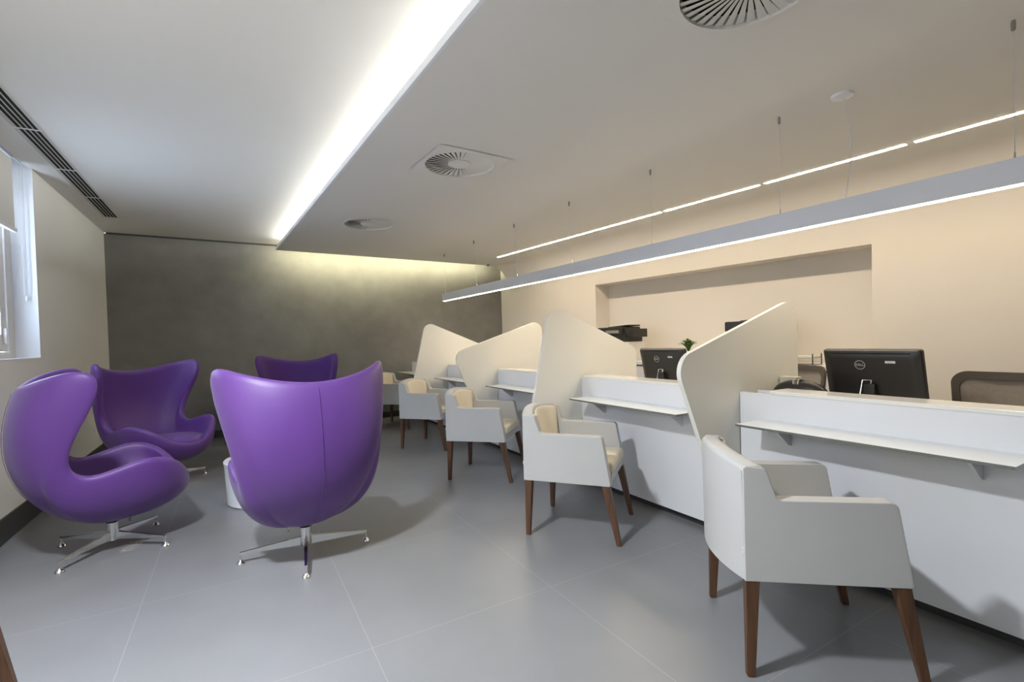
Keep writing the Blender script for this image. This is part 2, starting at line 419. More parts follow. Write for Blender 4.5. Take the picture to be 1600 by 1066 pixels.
    # rounded lip on the free edge
    b = MB().box(0, (EB - EA).length, -0.004, 0.018, ZL - 0.002, ZL + 0.045, bev=.004, mtx=frame_mtx(EA, ED, EN))
    struct(b.build('trim_3', 'reveal'))
DIFF = [(-0.37, 3.80, 0), (-1.63, 5.62, 0), (0.99, 1.93, 0)]
room()

# ------------------------------------------------------------------ ceiling fittings
def diffuser(x, y, label):
    t = empty('ceiling_diffuser', (x, y, ZL), math.atan2(ED.y, ED.x), label, 'air vent', 'round swirl diffusers in the lower ceiling')
    p = MB(); R = .268
    ring = [(R, 0.0), (.30, -0.004), (.305, -.001), (.305, 0.0)]
    # square face plate with a round opening
    b = bmesh.new(); n = 64; S = .30
    inn, out, in2 = [], [], []
    for i in range(n):
        a = 2 * PI * i / n; c, s = math.cos(a), math.sin(a); k = S / max(abs(c), abs(s))
        inn.append(b.verts.new((R * c, R * s, -0.009))); out.append(b.verts.new((k * c, k * s, -0.005))); in2.append(b.verts.new((R * c, R * s, .05)))
    for i in range(n):
        j = (i + 1) % n
        b.faces.new((inn[i], inn[j], out[j], out[i])); b.faces.new((in2[i], in2[j], inn[j], inn[i]))
    p.merge(b); p.build('face_plate', 'ceiling', t)
    MB().lathe([(0, .085), (.272, .085), (.272, .03)], 48).build('duct_box', 'void', t)
    v = MB(); N = 36
    for i in range(N):
        a = 2 * PI * i / N
        m = Matrix.Rotation(a, 4, 'Z') @ Matrix.Rotation(math.radians(-13), 4, 'X')
        b = bmesh.new()
        r0, r1, w0, w1 = .085, .266, .0055, .0188
        q = [b.verts.new(m @ Vector(c) + Vector((0, 0, .004))) for c in ((r0, -w0, 0), (r1, -w1, 0), (r1, w1, 0), (r0, w0, 0))]
        q2 = [b.verts.new(m @ Vector(c) + Vector((0, 0, .004))) for c in ((r0, -w0, .0015), (r1, -w1, .0015), (r1, w1, .0015), (r0, w0, .0015))]
        b.faces.new(q); b.faces.new(q2[::-1])
        for k in range(4): b.faces.new((q[k], q[(k + 1) % 4], q2[(k + 1) % 4], q2[k]))
        v.merge(b)
    v.build('vanes', 'ceiling', t, smooth=0)
    MB().lathe([(0, -0.006), (.08, -0.005), (.09, 0.0), (.09, .02)], 40).build('hub_disc', 'ceiling', t)
diffuser(*DIFF[0][:2], 'round swirl air diffuser in the middle of the lower ceiling')
diffuser(*DIFF[1][:2], 'round swirl air diffuser closest to the grey wall')
diffuser(*DIFF[2][:2], 'large round swirl air diffuser cut by the top of the photo')

def grille():
    a = Vector((-4.528, 5.607, ZH)); t = empty('linear_air_grille', a, math.atan2(-LD.y, -LD.x), 'long four-slot black and white air grille in the ceiling above the window', 'air vent')
    L = 5.2
    s = -1 if (Matrix.Rotation(t.rotation_euler.z, 3, 'Z') @ Vector((0, 1, 0))).dot(LN) > 0 else 1
    def yy(p, q): return sorted((p * s, q * s))
    y = yy(0, .14); MB().box(0, L, *y, -.002, 0.0).build('slot_backing', 'void', t, smooth=0)
    f = MB()
    for k in range(5):
        y = yy(k * .029 + (0 if k else -.006), k * .029 + .007 + (.012 if k == 4 else 0)); f.box(0, L, *y, -.007, -.002, bev=.001)
    y = yy(-.006, .14); f.box(-.01, .006, *y, -.007, -.002)
    f.build('fins', 'vent', t, smooth=0)
    for x in (.85, 1.72, 2.6, 3.5, 4.4): MB().box(x, x + .012, *y, -.0085, -.0035).build('cross_bar', 'white', t, smooth=0)
grille()

def slot_lights():
    p = Vector((-0.193, 8.144, 0)); d = Vector((0.5822, -0.8131, 0)); L = 1.11
    names = ['closest to the grey wall', 'second from the grey wall', 'third from the grey wall', 'above the middle of the wall recess', 'right of the middle one, above the wall recess', 'largest, cut by the right edge of the photo', 'beyond the right edge']
    for k in range(7):
        q = p + d * (k * L)
        t = empty('recessed_strip_light', q + Z(ZL), math.atan2(d.y, d.x), 'warm recessed linear ceiling light segment, ' + names[k], 'ceiling light', 'recessed linear lights along the right wall')
        e = .006 if k in (0, 1) else .026
        MB().box(e, L - e, -.018, .018, -.004, -.001).build('diffuser', 'strip', t, smooth=0)
        MB().box(e - .004, L - e + .004, -.022, .022, -.0025, 0).build('housing', 'white', t, smooth=0)
slot_lights()

AN = [(-1.039, 7.694), (-0.491, 6.720), (0.067, 5.817), (0.625, 4.927), (1.202, 4.047), (1.770, 3.130), (2.326, 2.211)]
def pendant():
    a, b = Vector((*AN[0], 0)), Vector((*AN[-1], 0)); d = (b - a).normalized(); L = (b - a).length
    t = empty('linear_pendant_lamp', a + Z(1.93), math.atan2(d.y, d.x), 'long thin aluminium pendant lamp hung on wires over the counter', 'pendant lamp')
    y0 = -.035; s = MB()
    s.box(-.06, L + .045, -.036, -.030, 0, .12, bev=.001); s.box(-.06, L + .045, .030, .036, 0, .12, bev=.001)
    s.box(-.06, L + .045, -.030, .030, .06, .12); s.box(-.064, -.058, -.036, .036, 0, .12, bev=.001); s.box(L + .043, L + .049, -.036, .036, 0, .12, bev=.001)
    s.build('lamp_body', 'alu', t)
    MB().box(-.057, L + .042, -.0295, .0295, .001, .012).build('diffuser', 'lampglow', t, smooth=0)
    for i, p in enumerate(AN):
        x = (Vector((*p, 0)) - a).dot(d); y = (Vector((*p, 0)) - a).dot(Vector((-d.y, d.x, 0)))
        w = MB(); w.cone((x, y * .3, .15), (x, y, .75), .0016, .0016, 6); 
        wo = w.build('suspension_wire', 'alu', t)
        MB().lathe([(0, 0), (.007, 0.0), (.009, -.010), (.009, -.040), (.004, -.048), (0, -.048)][::-1], 14, (x, y, .75)).build('ceiling_anchor', 'grey_plastic', wo)
        MB().cone((x, y * .3, .12), (x, y * .3, .155), .006, .003, 10).build('wire_gripper', 'chrome', wo)
    # power cable with ceiling rose
    q = Vector((1.995, 2.86, 0)); x = (q - a).dot(d); y = (q - a).dot(Vector((-d.y, d.x, 0)))
    pts = [(x + .0, y, .75), (x + .02, y * .95, .65), (x + .045, y * .8, .5), (x + .05, y * .6, .35), (x + .035, y * .3, .2), (x + .03, y * .1, .12)]
    c = MB().tube(pts, .003, 8).build('power_cable', 'white', t)
    MB().lathe([(0, -.022), (.03, -.022), (.055, -.014), (.06, 0), (0, 0)], 28, (x, y, .75)).build('ceiling_rose', 'white', c)
pendant()

def small_camera():
    t = empty('security_camera', (-0.40, 8.93, ZL), 0, 'tiny black dome camera on the ceiling at the far curved corner', 'camera')
    MB().lathe([(0, -.012), (.022, -.006), (.024, -.004), (.024, 0), (0, 0)], 24).build('mount', 'black', t)
    MB().lathe([(0, -.030), (.010, -.028), (.017, -.018), (.017, -.006), (0, -.006)], 24).build('dome', 'black', t)
small_camera()

# ------------------------------------------------------------------ egg chairs
def catmull(ps, t):
    n = len(ps) - 1; x = t * n; i = min(int(x), n - 1); f = x - i
    p0 = ps[max(i - 1, 0)]; p1 = ps[i]; p2 = ps[i + 1]; p3 = ps[min(i + 2, n)]
    if i == 0: p0 = 2 * p1 - p2
    if i + 1 == n: p3 = 2 * p2 - p1
    return 0.5 * ((2 * p1) + (p2 - p0) * f + (2 * p0 - 5 * p1 + 4 * p2 - p3) * f * f + (3 * p1 - p0 - 3 * p2 + p3) * f ** 3)
V = Vector
EGG_KEYS = [  # rim point, first and second control of the meridian
    (V((-.430, 0, 1.075)), V((-.30, 0, .185)), V((-.62, 0, .52))),
    (V((-.410, .17, 1.092)), V((-.27, .12, .185)), V((-.61, .15, .52))),
    (V((-.335, .34, 1.135)), V((-.23, .18, .185)), V((-.60, .27, .52))),
    (V((-.220, .450, 1.168)), V((-.20, .20, .185)), V((-.60, .32, .52))),
    (V((-.115, .487, 1.150)), V((-.18, .21, .185)), V((-.60, .35, .51))),
    (V((-.090, .482, 1.05)), V((-.16, .22, .185)), V((-.59, .36, .48))),
    (V((-.135, .452, .91)), V((-.13, .225, .185)), V((-.54, .37, .44))),
    (V((-.190, .420, .78)), V((-.10, .23, .185)), V((-.46, .375, .39))),
    (V((-.218, .395, .66)), V((-.06, .23, .185)), V((-.36, .375, .35))),
    (V((-.190, .378, .565)), V((-.02, .23, .185)), V((-.23, .375, .32))),
    (V((-.110, .385, .535)), V((.02, .23, .185)), V((-.09, .38, .31))),
    (V((.00, .395, .560)), V((.05, .22, .185)), V((.03, .385, .30))),
    (V((.14, .400, .595)), V((.09, .21, .185)), V((.17, .385, .30))),
    (V((.265, .365, .580)), V((.13, .19, .185)), V((.29, .355, .30))),
    (V((.360, .270, .520)), V((.17, .16, .185)), V((.40, .28, .28))),
    (V((.415, .150, .420)), V((.21, .09, .185)), V((.445, .155, .265))),
    (V((.428, 0, .392)), V((.22, 0, .185)), V((.45, 0, .26))),
]
def egg_shell_mesh():
    NT, NV = 60, 22
    def outer(t, v):
        """t in -1..1"""
        s = 1 if t >= 0 else -1
        k = abs(t)
        R, A, B = (catmull([q[j] for q in EGG_KEYS], k) for j in range(3))
        p0 = V((0, 0, .185))
        R, A, B = (V((q.x, q.y * s, q.z)) for q in (R, A, B))
        return p0 * (1 - v) ** 3 + A * 3 * v * (1 - v) ** 2 + B * 3 * v * v * (1 - v) + R * v ** 3
    cols = 2 * NT
    ts = [-1 + 2 * i / cols for i in range(cols)]
    e = 1e-3
    def nrm(t, v):
        v = min(max(v, .02), .999)
        if t >= 1 - 2e-3: t = 1 - 2e-3
        if t <= -1 + 2e-3: t = -1 + 2e-3
        a = outer(t + e, v) - outer(t - e, v); b = outer(t, min(v + e, 1)) - outer(t, v - e)
        n = a.cross(b)
        if n.length < 1e-12: return V((0, 0, -1))
        n.normalize()
        # outward = away from inner axis
        c = outer(t, v) - V((-.02, 0, .62))
        return n
    bm = bmesh.new()
    # determine orientation sign once (at the back n must have -x)
    sg = -1 if nrm(0.0, .6).x > 0 else 1
    rows = []
    pole_o = bm.verts.new((0, 0, .185))
    TH = .058
    vs = [(i + 1) / NV for i in range(NV)]
    for v in vs:
        rows.append([bm.verts.new(outer(t, v)) for t in ts])
    # rim: half circle from outer to inner
    rimn = [nrm(t, .985) * sg for t in ts]
    for k in range(1, 8):
        a = PI * k / 7
        r = []
        for i, t in enumerate(ts):
            up = (outer(t, 1.0) - outer(t, .97)).normalized()
            c = outer(t, 1.0) - rimn[i] * TH / 2
            r.append(bm.verts.new(c + rimn[i] * math.cos(a) * TH / 2 + up * math.sin(a) * TH / 2 * .85))
        rows.append(r)
    for v in reversed(vs[2:-1]):
        rows.append([bm.verts.new(outer(t, v) - nrm(t, v) * sg * (TH + .012 * math.sin(PI * v))) for t in ts])
    pole_i = bm.verts.new((0, 0, .185 + TH))
    n = cols
    for i in range(n): bm.faces.new((pole_o, rows[0][i], rows[0][(i + 1) % n]))
    for a, b in zip(rows, rows[1:]):
        for i in range(n): bm.faces.new((a[i], b[i], b[(i + 1) % n], a[(i + 1) % n]))
    for i in range(n): bm.faces.new((rows[-1][i], pole_i, rows[-1][(i + 1) % n]))
    bmesh.ops.recalc_face_normals(bm, faces=bm.faces)
    for _ in range(6): bmesh.ops.smooth_vert(bm, verts=[v for v in bm.verts], factor=0.5, use_axis_x=True, use_axis_y=True, use_axis_z=True)
    me = bpy.data.meshes.new('shell'); bm.to_mesh(me); bm.free(); 
    return me, outer, ts
def make_egg(label, group='purple egg armchairs around the drum table'):
    t = empty('egg_armchair', (0, 0, 0), 0, label, 'armchair', group)
    me, outer, ts = egg_shell_mesh()
    sh = link('shell', me, 'purple', t, smooth=180)
    # seat cushion
    b = bmesh.new(); rings = []
    N = 48
    def plan(a, k):
        c, s = math.cos(a), math.sin(a)
        x = .065 + (.345 if c > 0 else .34) * k * math.copysign(abs(c) ** .85, c); y = .315 * k * math.copysign(abs(s) ** .85, s) * (1 - .22 * max(c, 0))
        return x, y
    for k, z in ((.0, .475), (.3, .474), (.6, .470), (.82, .462), (.93, .450), (.985, .430), (1.0, .405), (.985, .38), (.93, .355), (.8, .335), (.5, .30), (.0, .27)):
        if k == 0: rings.append([b.verts.new((.065, 0, z - .01))])
        else: rings.append([b.verts.new((*plan(2 * PI * i / N, k), z - .03 * (.5 - plan(2 * PI * i / N, k)[0]) - 0)) for i in range(N)])
    for r0, r1 in zip(rings, rings[1:]):
        for i in range(N):
            j = (i + 1) % N
            if len(r0) == 1: b.faces.new((r0[0], r1[i], r1[j]))
            elif len(r1) == 1: b.faces.new((r0[i], r1[0], r0[j]))
            else: b.faces.new((r0[i], r1[i], r1[j], r0[j]))
    bmesh.ops.recalc_face_normals(b, faces=b.faces)
    sc = MB().merge(b).build('seat_cushion', 'purple', t, smooth=180)
    # seam down the back and piping round the rim
    pp = [outer(0, .25 + .74 * i / 30) + V((.0009, 0, 0)) for i in range(31)]
    MB().tube(pp, .0013, 6).build('back_seam', 'purple', t, smooth=180)
    # swivel base
    base = MB(); base.lathe([(0, .045), (.030, .045), (.036, .055), (.036, .105), (.034, .11), (.034, .165), (0, .165)], 28)
    bs = base.build('column', 'chrome', t)
    MB().lathe([(0, .16), (.027, .16), (.027, .20), (0, .20)], 20).build('swivel_collar', 'dark_metal', t)
    MB().box(-.045, .045, -.045, .045, .188, .2, bev=.004).build('mounting_plate', 'dark_metal', t)
    lv = MB().tube([(.06, .02, .185), (.10, .06, .165), (.10, .08, .135)], .005, 8); lv.cone((.10, .08, .14), (.10, .081, .12), .008, .007, 10)
    lv.build('lever', 'chrome', t)
    for k in range(4):
        a = PI / 2 * k
        mtx = Matrix.Rotation(a, 4, 'Z')
        b = bmesh.new()
        st = []
        for x, hw, zt, zb in ((.025, .014, .105, .055), (.12, .012, .095, .056), (.25, .010, .082, .058), (.34, .009, .073, .058), (.365, .008, .071, .059)):
            st.append([b.verts.new((x, -hw, zb)), b.verts.new((x, hw, zb)), b.verts.new((x, hw * .8, zt)), b.verts.new((x, -hw * .8, zt))])
        for r0, r1 in zip(st, st[1:]):
            for i in range(4): b.faces.new((r0[i], r0[(i + 1) % 4], r1[(i + 1) % 4], r1[i]))
        b.faces.new(st[0][::-1]); b.faces.new(st[-1]); bmesh.ops.recalc_face_normals(b, faces=b.faces)
        lg = MB().merge(b, mtx).build('base_spoke', 'chrome', t, smooth=30)
        c = mtx @ V((.36, 0, 0))
        MB().lathe([(0, 0), (.021, 0), (.023, .006), (.018, .016), (.009, .024), (.0065, .03), (.0065, .062), (0, .062)], 20, c).build('foot', 'chrome', lg)
    return t
egg = make_egg('purple egg armchair seen from behind in front, nearest of the four')
def rot_base(t, ang):
    for ch in t.children:
        if ch.name.split('.')[0] in ('base_spoke',): ch.rotation_euler = (0, 0, ang)
def place_egg(src, loc, face, basea, label, s=1.0):
    o = copy_tree(src) if src is not egg or loc[0] != EGGS[0][0] else src
    return o
EGGS = [(-1.325, 2.985, 126, 23, 'purple egg armchair seen squarely from behind, nearest and largest'),
        (-2.68, 3.16, 45, -3, 'purple egg armchair at far left seen from the side, beside the left wall'),
        (-3.42, 4.64, -20, 54, 'purple egg armchair with its open seat facing us, in the left corner'),
        (-2.66, 5.90, -75, 40, 'purple egg armchair mostly hidden behind the nearest one, only wings showing')]
for i, (x, y, fa, ba, lb) in enumerate(EGGS):
    o = egg if i == 0 else copy_tree(egg)
    o.location = (x, y, 0); o.rotation_euler = (0, 0, math.radians(fa)); o['label'] = lb
    rot_base(o, math.radians(ba - fa))

# ------------------------------------------------------------------ drum table
t = empty('drum_table', (-2.13, 4.08, 0), 0, 'white round drum side table behind the nearest purple chair', 'side table')
MB().lathe([(0, .004), (.285, .004), (.292, .012), (.305, .325), (0, .325)], 64).build('drum', 'white', t)
MB().lathe([(0, .3), (.300, .3), (.300, .334), (0, .334)], 64).build('shadow_gap', 'dark_metal', t)
MB().lathe([(0, .333), (.309, .333), (.311, .338), (.311, .352), (.306, .358), (0, .358)], 64).build('tabletop', 'white', t)

# ------------------------------------------------------------------ armchairs
def make_armchair():
    t = empty('armchair', (0, 0, 0), 0, 'x', 'armchair', 'white leather armchairs along the counter')
    hw = .295
    # sides
    for s in (1, -1):
        pts = round_poly([(-.285, .365, .004), (.285, .365, .01), (.235, .672, .028), (-.165, .672, .03), (-.205, .79, .02), (-.285, .80, .012)], 6)
        # the face plane is xz, thickness in y
        y0, y1 = (hw - .065, hw) if s > 0 else (-hw, -hw + .065)
        MB().prism(pts, y0, y1, frame=(V((0, 0, 0)), V((1, 0, 0)), UP, V((0, 1, 0))), bev=.011, seg=3).build('side_panel', 'leather', t)
    # curved back between the sides
    b = bmesh.new(); N = 20
    def ring(u):
        y = -hw + .012 + (2 * hw - .024) * u; bow = 1 - (2 * u - 1) ** 2
        xo = -.284 - .062 * bow; zt = .797 + .030 * bow; th = .078
        prof = [(xo, .367), (xo, .58), (xo - .004, zt - .02), (xo + .006, zt - .004), (xo + .022, zt), (xo + th - .022, zt), (xo + th - .006, zt - .006), (xo + th, zt - .022), (xo + th + .012, .6), (xo + th + .03, .44), (xo + th + .03, .367)]
        return [b.verts.new((x, y, z)) for x, z in prof]
    rs = [ring(i / N) for i in range(N + 1)]
    for r0, r1 in zip(rs, rs[1:]):
        for i in range(len(r0)): b.faces.new((r0[i], r0[(i + 1) % len(r0)], r1[(i + 1) % len(r0)], r1[i]))
    b.faces.new(rs[0]); b.faces.new(rs[-1][::-1]); bmesh.ops.recalc_face_normals(b, faces=b.faces)
    MB().merge(b).build('backrest', 'leather', t, smooth=50)
    # inner back pad and seat cushion, lamp warmth put into the leather colour
    b = bmesh.new()
    def ring2(u):
        y = -hw + .068 + (2 * hw - .136) * u; bow = 1 - (2 * u - 1) ** 2
        x0 = -.284 - .062 * bow + .078; e = min(1, min(u, 1 - u) * 9)
        prof = [(x0 - .01, .45), (x0 - .01, .775 + .03 * bow), (x0 + .006 * e, .78 + .03 * bow), (x0 + .018 * e + .004, .76 + .03 * bow), (x0 + .03 * e + .012, .6), (x0 + .045 * e + .02, .47), (x0 + .03, .45)]
        return [b.verts.new((x, y, z)) for x, z in prof]
    rs = [ring2(i / N) for i in range(N + 1)]
    for r0, r1 in zip(rs, rs[1:]):
        for i in range(len(r0)): b.faces.new((r0[i], r0[(i + 1) % len(r0)], r1[(i + 1) % len(r0)], r1[i]))
    b.faces.new(rs[0]); b.faces.new(rs[-1][::-1]); bmesh.ops.recalc_face_normals(b, faces=b.faces)
    MB().merge(b).build('back_pad', 'cushion', t, smooth=50)
    MB().box(-.24, .282, -hw + .067, hw - .067, .372, .425, bev=.012, seg=3).build('seat_frame', 'leather', t)
    MB().box(-.22, .290, -hw + .068, hw - .068, .42, .50, bev=.028, seg=4).build('seat_cushion', 'cushion', t)
    MB().box(-.289, -.282, -hw + .004, -hw + .012, .47, .49).build('label_tag', 'sticker', t)
    for sx in (-1, 1):
        for sy in (-1, 1):
            b = bmesh.new()
            if sx < 0: top = (-.255, sy * (hw - .028)); bot = (-.268, sy * (hw - .018)); wt, wb = .024, .0145
            else: top = (.250, sy * (hw - .028)); bot = (.325, sy * (hw - .018)); wt, wb = .025, .0145
            r0 = [b.verts.new((bot[0] + wb * a, bot[1] + wb * c, 0)) for a, c in ((-1, -1), (1, -1), (1, 1), (-1, 1))]
            r1 = [b.verts.new((top[0] + wt * a, top[1] + wt * c, .372)) for a, c in ((-1, -1), (1, -1), (1, 1), (-1, 1))]
            for i in range(4): b.faces.new((r0[i], r0[(i + 1) % 4], r1[(i + 1) % 4], r1[i]))
            b.faces.new(r0[::-1]); b.faces.new(r1)
            bmesh.ops.bevel(b, geom=list(b.edges), offset=.003, segments=2, affect='EDGES')
            bmesh.ops.recalc_face_normals(b, faces=b.faces)
            MB().merge(b).build('leg', 'wood', t)
    return t
arm = make_armchair()
ARMS = [(1.173, 2.025, -9, 'white leather armchair nearest the camera, in front of the right counter'),
        (.425, 3.316, -21.5, 'white leather armchair second nearest, below the tall swooping partition'),
        (-.285, 4.651, -15, 'white leather armchair in the middle of the counter row'),
        (-1.025, 6.00, -20, 'white leather armchair fourth along the counter, between middle chair and farthest chair'),
        (-1.80, 7.45, -15, 'white leather armchair farthest along the counter, partly behind the nearest purple chair'),
        (-2.075, 1.405, 31, 'armchair at the lower left corner showing only one dark wooden leg'),
        (-3.76, 6.80, -62, 'white armchair against the grey wall, peeking between two purple chairs')]
for i, (x, y, a, lb) in enumerate(ARMS):
    o = arm if i == 0 else copy_tree(arm)
    o.location = (x, y, 0); o.rotation_euler = (0, 0, math.radians(a)); o['label'] = lb
    if i > 4: del o['group']

# ------------------------------------------------------------------ counter desks
CR = math.atan2(CU.y, CU.x)       # local x along CU (away from camera), local y = -CN
def cpos(s, n, z=0.0): return C0 + CU * s + CN * n + Z(z)
UNITS = [(-1.82, -.30), (-.30, 1.22), (1.22, 2.745), (2.745, 4.29), (4.29, 5.78), (5.78, 7.36)]
DL = ['white counter desk running off the right edge', 'white counter desk at right, behind the nearest armchair', 'white counter desk between the two largest partitions', 'white counter desk in the middle of the row',
      'white counter desk left of the middle, behind the fourth armchair', 'white counter desk at the far end of the row by the grey wall']
def local_box(b, s0, s1, n0, n1, z0, z1, bev=0.0):   # in desk-local frame: x = s, y = -n
    b.box(s0, s1, -n1, -n0, z0, z1, bev=bev)
for i, (s0, s1) in enumerate(UNITS):
    L = s1 - s0 - .034
    t = empty('counter_desk', cpos(s0 + .017, 0), CR, DL[i], 'desk', 'white counter desks')
    b = MB(); local_box(b, 0, L, 0, .022, .055, .936, .002); b.build('front_panel', 'white', t)
    b = MB(); local_box(b, 0, L, .05, .07, 0, .056); b.build('plinth', 'base', t)
    b = MB(); cl = L - (.19 if i in (1,) else .03); local_box(b, 0.0 if i == 1 else .0, cl, -.006, .17, .936, .957, .003); b.build('ledge_top', 'cap', t)
    b = MB(); local_box(b, .02, L - .02, .15, .168, .741, .936); b.build('ledge_back_panel', 'white', t)
    b = MB(); local_box(b, 0, L, .023, .75, .715, .74, .002); b.build('worktop', 'white', t)
    for x in (0, L - .022):
        b = MB(); local_box(b, x, x + .022, .072, .70, 0, .714, .001); b.build('side_panel', 'white', t)
    a0, a1 = (.24, 1.345) if i < 5 else (.24, 1.62)
    b = MB(); local_box(b, a0, a1, -.25, -.0005, .776, .788)
    sh = b.build('glass_shelf', ['shelf', 'glass_edge'], t, smooth=0)
    for p in sh.data.polygons:
        if p.normal.z < .5: p.material_index = 1
    for x in (a0 + .16, a1 - .16):
        pts = [(-.0005, .7755), (.16, .7755), (.15, .765), (.03, .67), (-.0005, .66)]
        b = MB(); b.prism(pts, x - .006, x + .006, frame=(V((0, 0, 0)), V((0, 1, 0)), UP, V((1, 0, 0)))); b.build('bracket', 'white', sh, smooth=0)

PA = [(-.555, 1.15, .12), (.635, 1.525, .11), (.635, .745, .01), (.03, .745, 0), (.03, .744, 0), (-.002, .744, 0), (-.002, .44, .0), (-.255, .44, .05)]
PB = [(-.315, 1.575, .11), (.665, 1.175, .10), (.665, .745, .01), (.03, .745, 0), (.03, .744, 0), (-.002, .744, 0), (-.002, .44, .0), (-.30, .44, .08), (-.53, .66, .10)]
PL = [(1.22, PA, 'largest ivory partition rising towards the wall, left of the right counter'),
      (2.745, PB, 'ivory partition peaking at its front edge, second from the right'),
      (4.29, PA, 'ivory partition rising to the right, third from the right'),
      (5.78, PB, 'farthest ivory partition peaking at its front, nearest the grey wall'),
      (-.30, PB, 'ivory partition beyond the right edge of the photo')]
for s, pp, lb in PL[:4]:
    o = MB().prism(round_poly(pp, 10), -.0145, .0145, frame=(V((0, 0, 0)), V((0, -1, 0)), UP, V((1, 0, 0))), bev=.004).build('desk_partition', 'partition', None)
    o.location = cpos(s, 0); o.rotation_euler = (0, 0, CR)
    tag(o, lb, 'partition', 'rounded ivory partitions between the desks')

# ------------------------------------------------------------------ monitors
def text_mesh(body, size, name, m, parent, mtx, ext=.0008):
    c = bpy.data.curves.new('txt', 'FONT'); c.body = body; c.size = size; c.align_x = 'CENTER'; c.align_y = 'CENTER'; c.extrude = ext
    to = bpy.data.objects.new('txt', c); COL.objects.link(to)
    dg = bpy.context.evaluated_depsgraph_get(); me = bpy.data.meshes.new_from_object(to.evaluated_get(dg))
    bpy.data.objects.remove(to, do_unlink=True)
    me.transform(mtx)
    return link(name, me, m, parent, smooth=0)
def make_monitor():
    # local: x = along CU, y = towards customers (-CN), z up from worktop
    t = empty('desktop_monitor', (0, 0, 0), CR, 'x', 'monitor', 'black monitors on the desks')
    tilt = Matrix.Translation((0, 0, .27)) @ Matrix.Rotation(math.radians(-13), 4, 'X')
    w, h = .245, .170
    b = bmesh.new()
    # casing: front slab and domed back
    def rect(hw_, hh, y, r):
        return [b.verts.new(tilt @ V((x, y, z))) for x, z in round_poly([(-hw_, -hh, r), (hw_, -hh, r), (hw_, hh, r), (-hw_, hh, r)], 5)]
    R = [rect(w - .002, h - .002, -.022, .012), rect(w, h, -.019, .014), rect(w, h, .0, .014), rect(w - .006, h - .006, .010, .014), rect(w - .03, h - .028, .020, .02), rect(w - .05, h - .05, .026, .02)]
    for r0, r1 in zip(R, R[1:]):
        for k in range(len(r0)): b.faces.new((r0[k], r0[(k + 1) % len(r0)], r1[(k + 1) % len(r0)], r1[k]))
    b.faces.new(R[0][::-1]); b.faces.new(R[-1]); bmesh.ops.recalc_face_normals(b, faces=b.faces)
    MB().merge(b).build('casing', 'black', t, smooth=30)
    MB().box(-w + .015, w - .015, -.0235, -.0222, -h + .03, h - .015, mtx=tilt).build('screen', 'screen', t, smooth=0)
    MB().box(-w + .05, w - .05, .0135, .019, h - .022, h - .016, mtx=tilt).build('vent_slot', 'void', t, smooth=0)
    # round emblem (ring with the letters)
    # seen from the customers' side local +x points left, so turn the lettering round
    em = tilt @ Matrix.Translation((.045, .0268, .085)) @ Matrix.Rotation(PI, 4, 'Z') @ Matrix.Rotation(PI / 2, 4, 'X')
    ring = MB().tube([em @ V((.0255 * math.cos(2 * PI * k / 40), .0255 * math.sin(2 * PI * k / 40), 0)) for k in range(40)], .0016, 6, closed=True)
    rg = ring.build('emblem', 'silver', t)
    text_mesh('DELL', .0185, 'lettering', 'silver', rg, em)
    st = MB().box(-.024, .024, -.0068, .0068, -.0003, .0006, mtx=tilt @ Matrix.Translation((-.105, .0265, .105)) @ Matrix.Rotation(PI / 2, 4, 'X'))
    st.build('sticker', 'sticker', t, smooth=0)
    lp = MB().tube([tilt @ V(p) for p in ((-.005, .028, -.005), (.04, .028, -.005), (.055, .085, -.15))] , .0045, 8)
    lp.tube([tilt @ V(p) for p in ((-.005, .028, -.005), (.008, .085, -.15))], .0045, 8)
    lp.build('stand_loop', 'chrome', t)
    s = MB(); s.box(-.03, .03, .0, .05, .01, .24, bev=.008); s.build('stand_post', 'black', t)
    MB().box(-.11, .11, -.09, .10, 0, .012, bev=.005).build('stand_foot', 'black', t)
    return t
mon = make_monitor()
for i, (s, lb) in enumerate(((.725, 'black monitor with round emblem on the right desk'), (2.265, 'black monitor below the potted plant, between the two largest partitions'),
                            (3.80, 'black monitor hidden behind the third partition, a sliver showing'))):
    o = mon if i == 0 else copy_tree(mon)
    o.location = cpos(s, .53, .74); o['label'] = lb

# bag and box on the desk
bag = empty('handbag', cpos(1.02, .32, .741), CR + .05, 'rounded black bag with two silver buckles standing behind the right counter ledge', 'bag')
b = bmesh.new(); bmesh.ops.create_uvsphere(b, u_segments=28, v_segments=16, radius=1)
for v in b.verts:
    x, y, z = v.co
    zz = z * .5 + .5
    v.co = V((x * .178 * (1.0 - .10 * zz) , y * .075 * (1 - .3 * zz), .012 + .245 * (math.copysign(abs(z) ** .7, z) * .5 + .5) - .020 * math.exp(-((x - .05) / .12) ** 2) * max(z, 0)))
MB().merge(b).build('body', 'black', bag, smooth=180)
for x in (-.01, .018):
    MB().tube([(x, .045, .235), (x + .012, .02, .252), (x + .02, -.01, .255)], .0035, 6).build('buckle', 'chrome', bag)
MB().tube([(-.11, 0, .18), (-.08, -.01, .235), (0, -.015, .252), (.08, -.01, .235), (.11, 0, .18)], .007, 8).build('handle', 'black', bag)
bx = MB().box(-.055, .055, -.03, .03, 0, .262, bev=.004).build('small_box', 'greenbox', None); bx.location = cpos(1.145, .44, .741); bx.rotation_euler = (0, 0, CR)
tag(bx, 'small pale cream box standing behind the black bag, beside the largest partition', 'box')

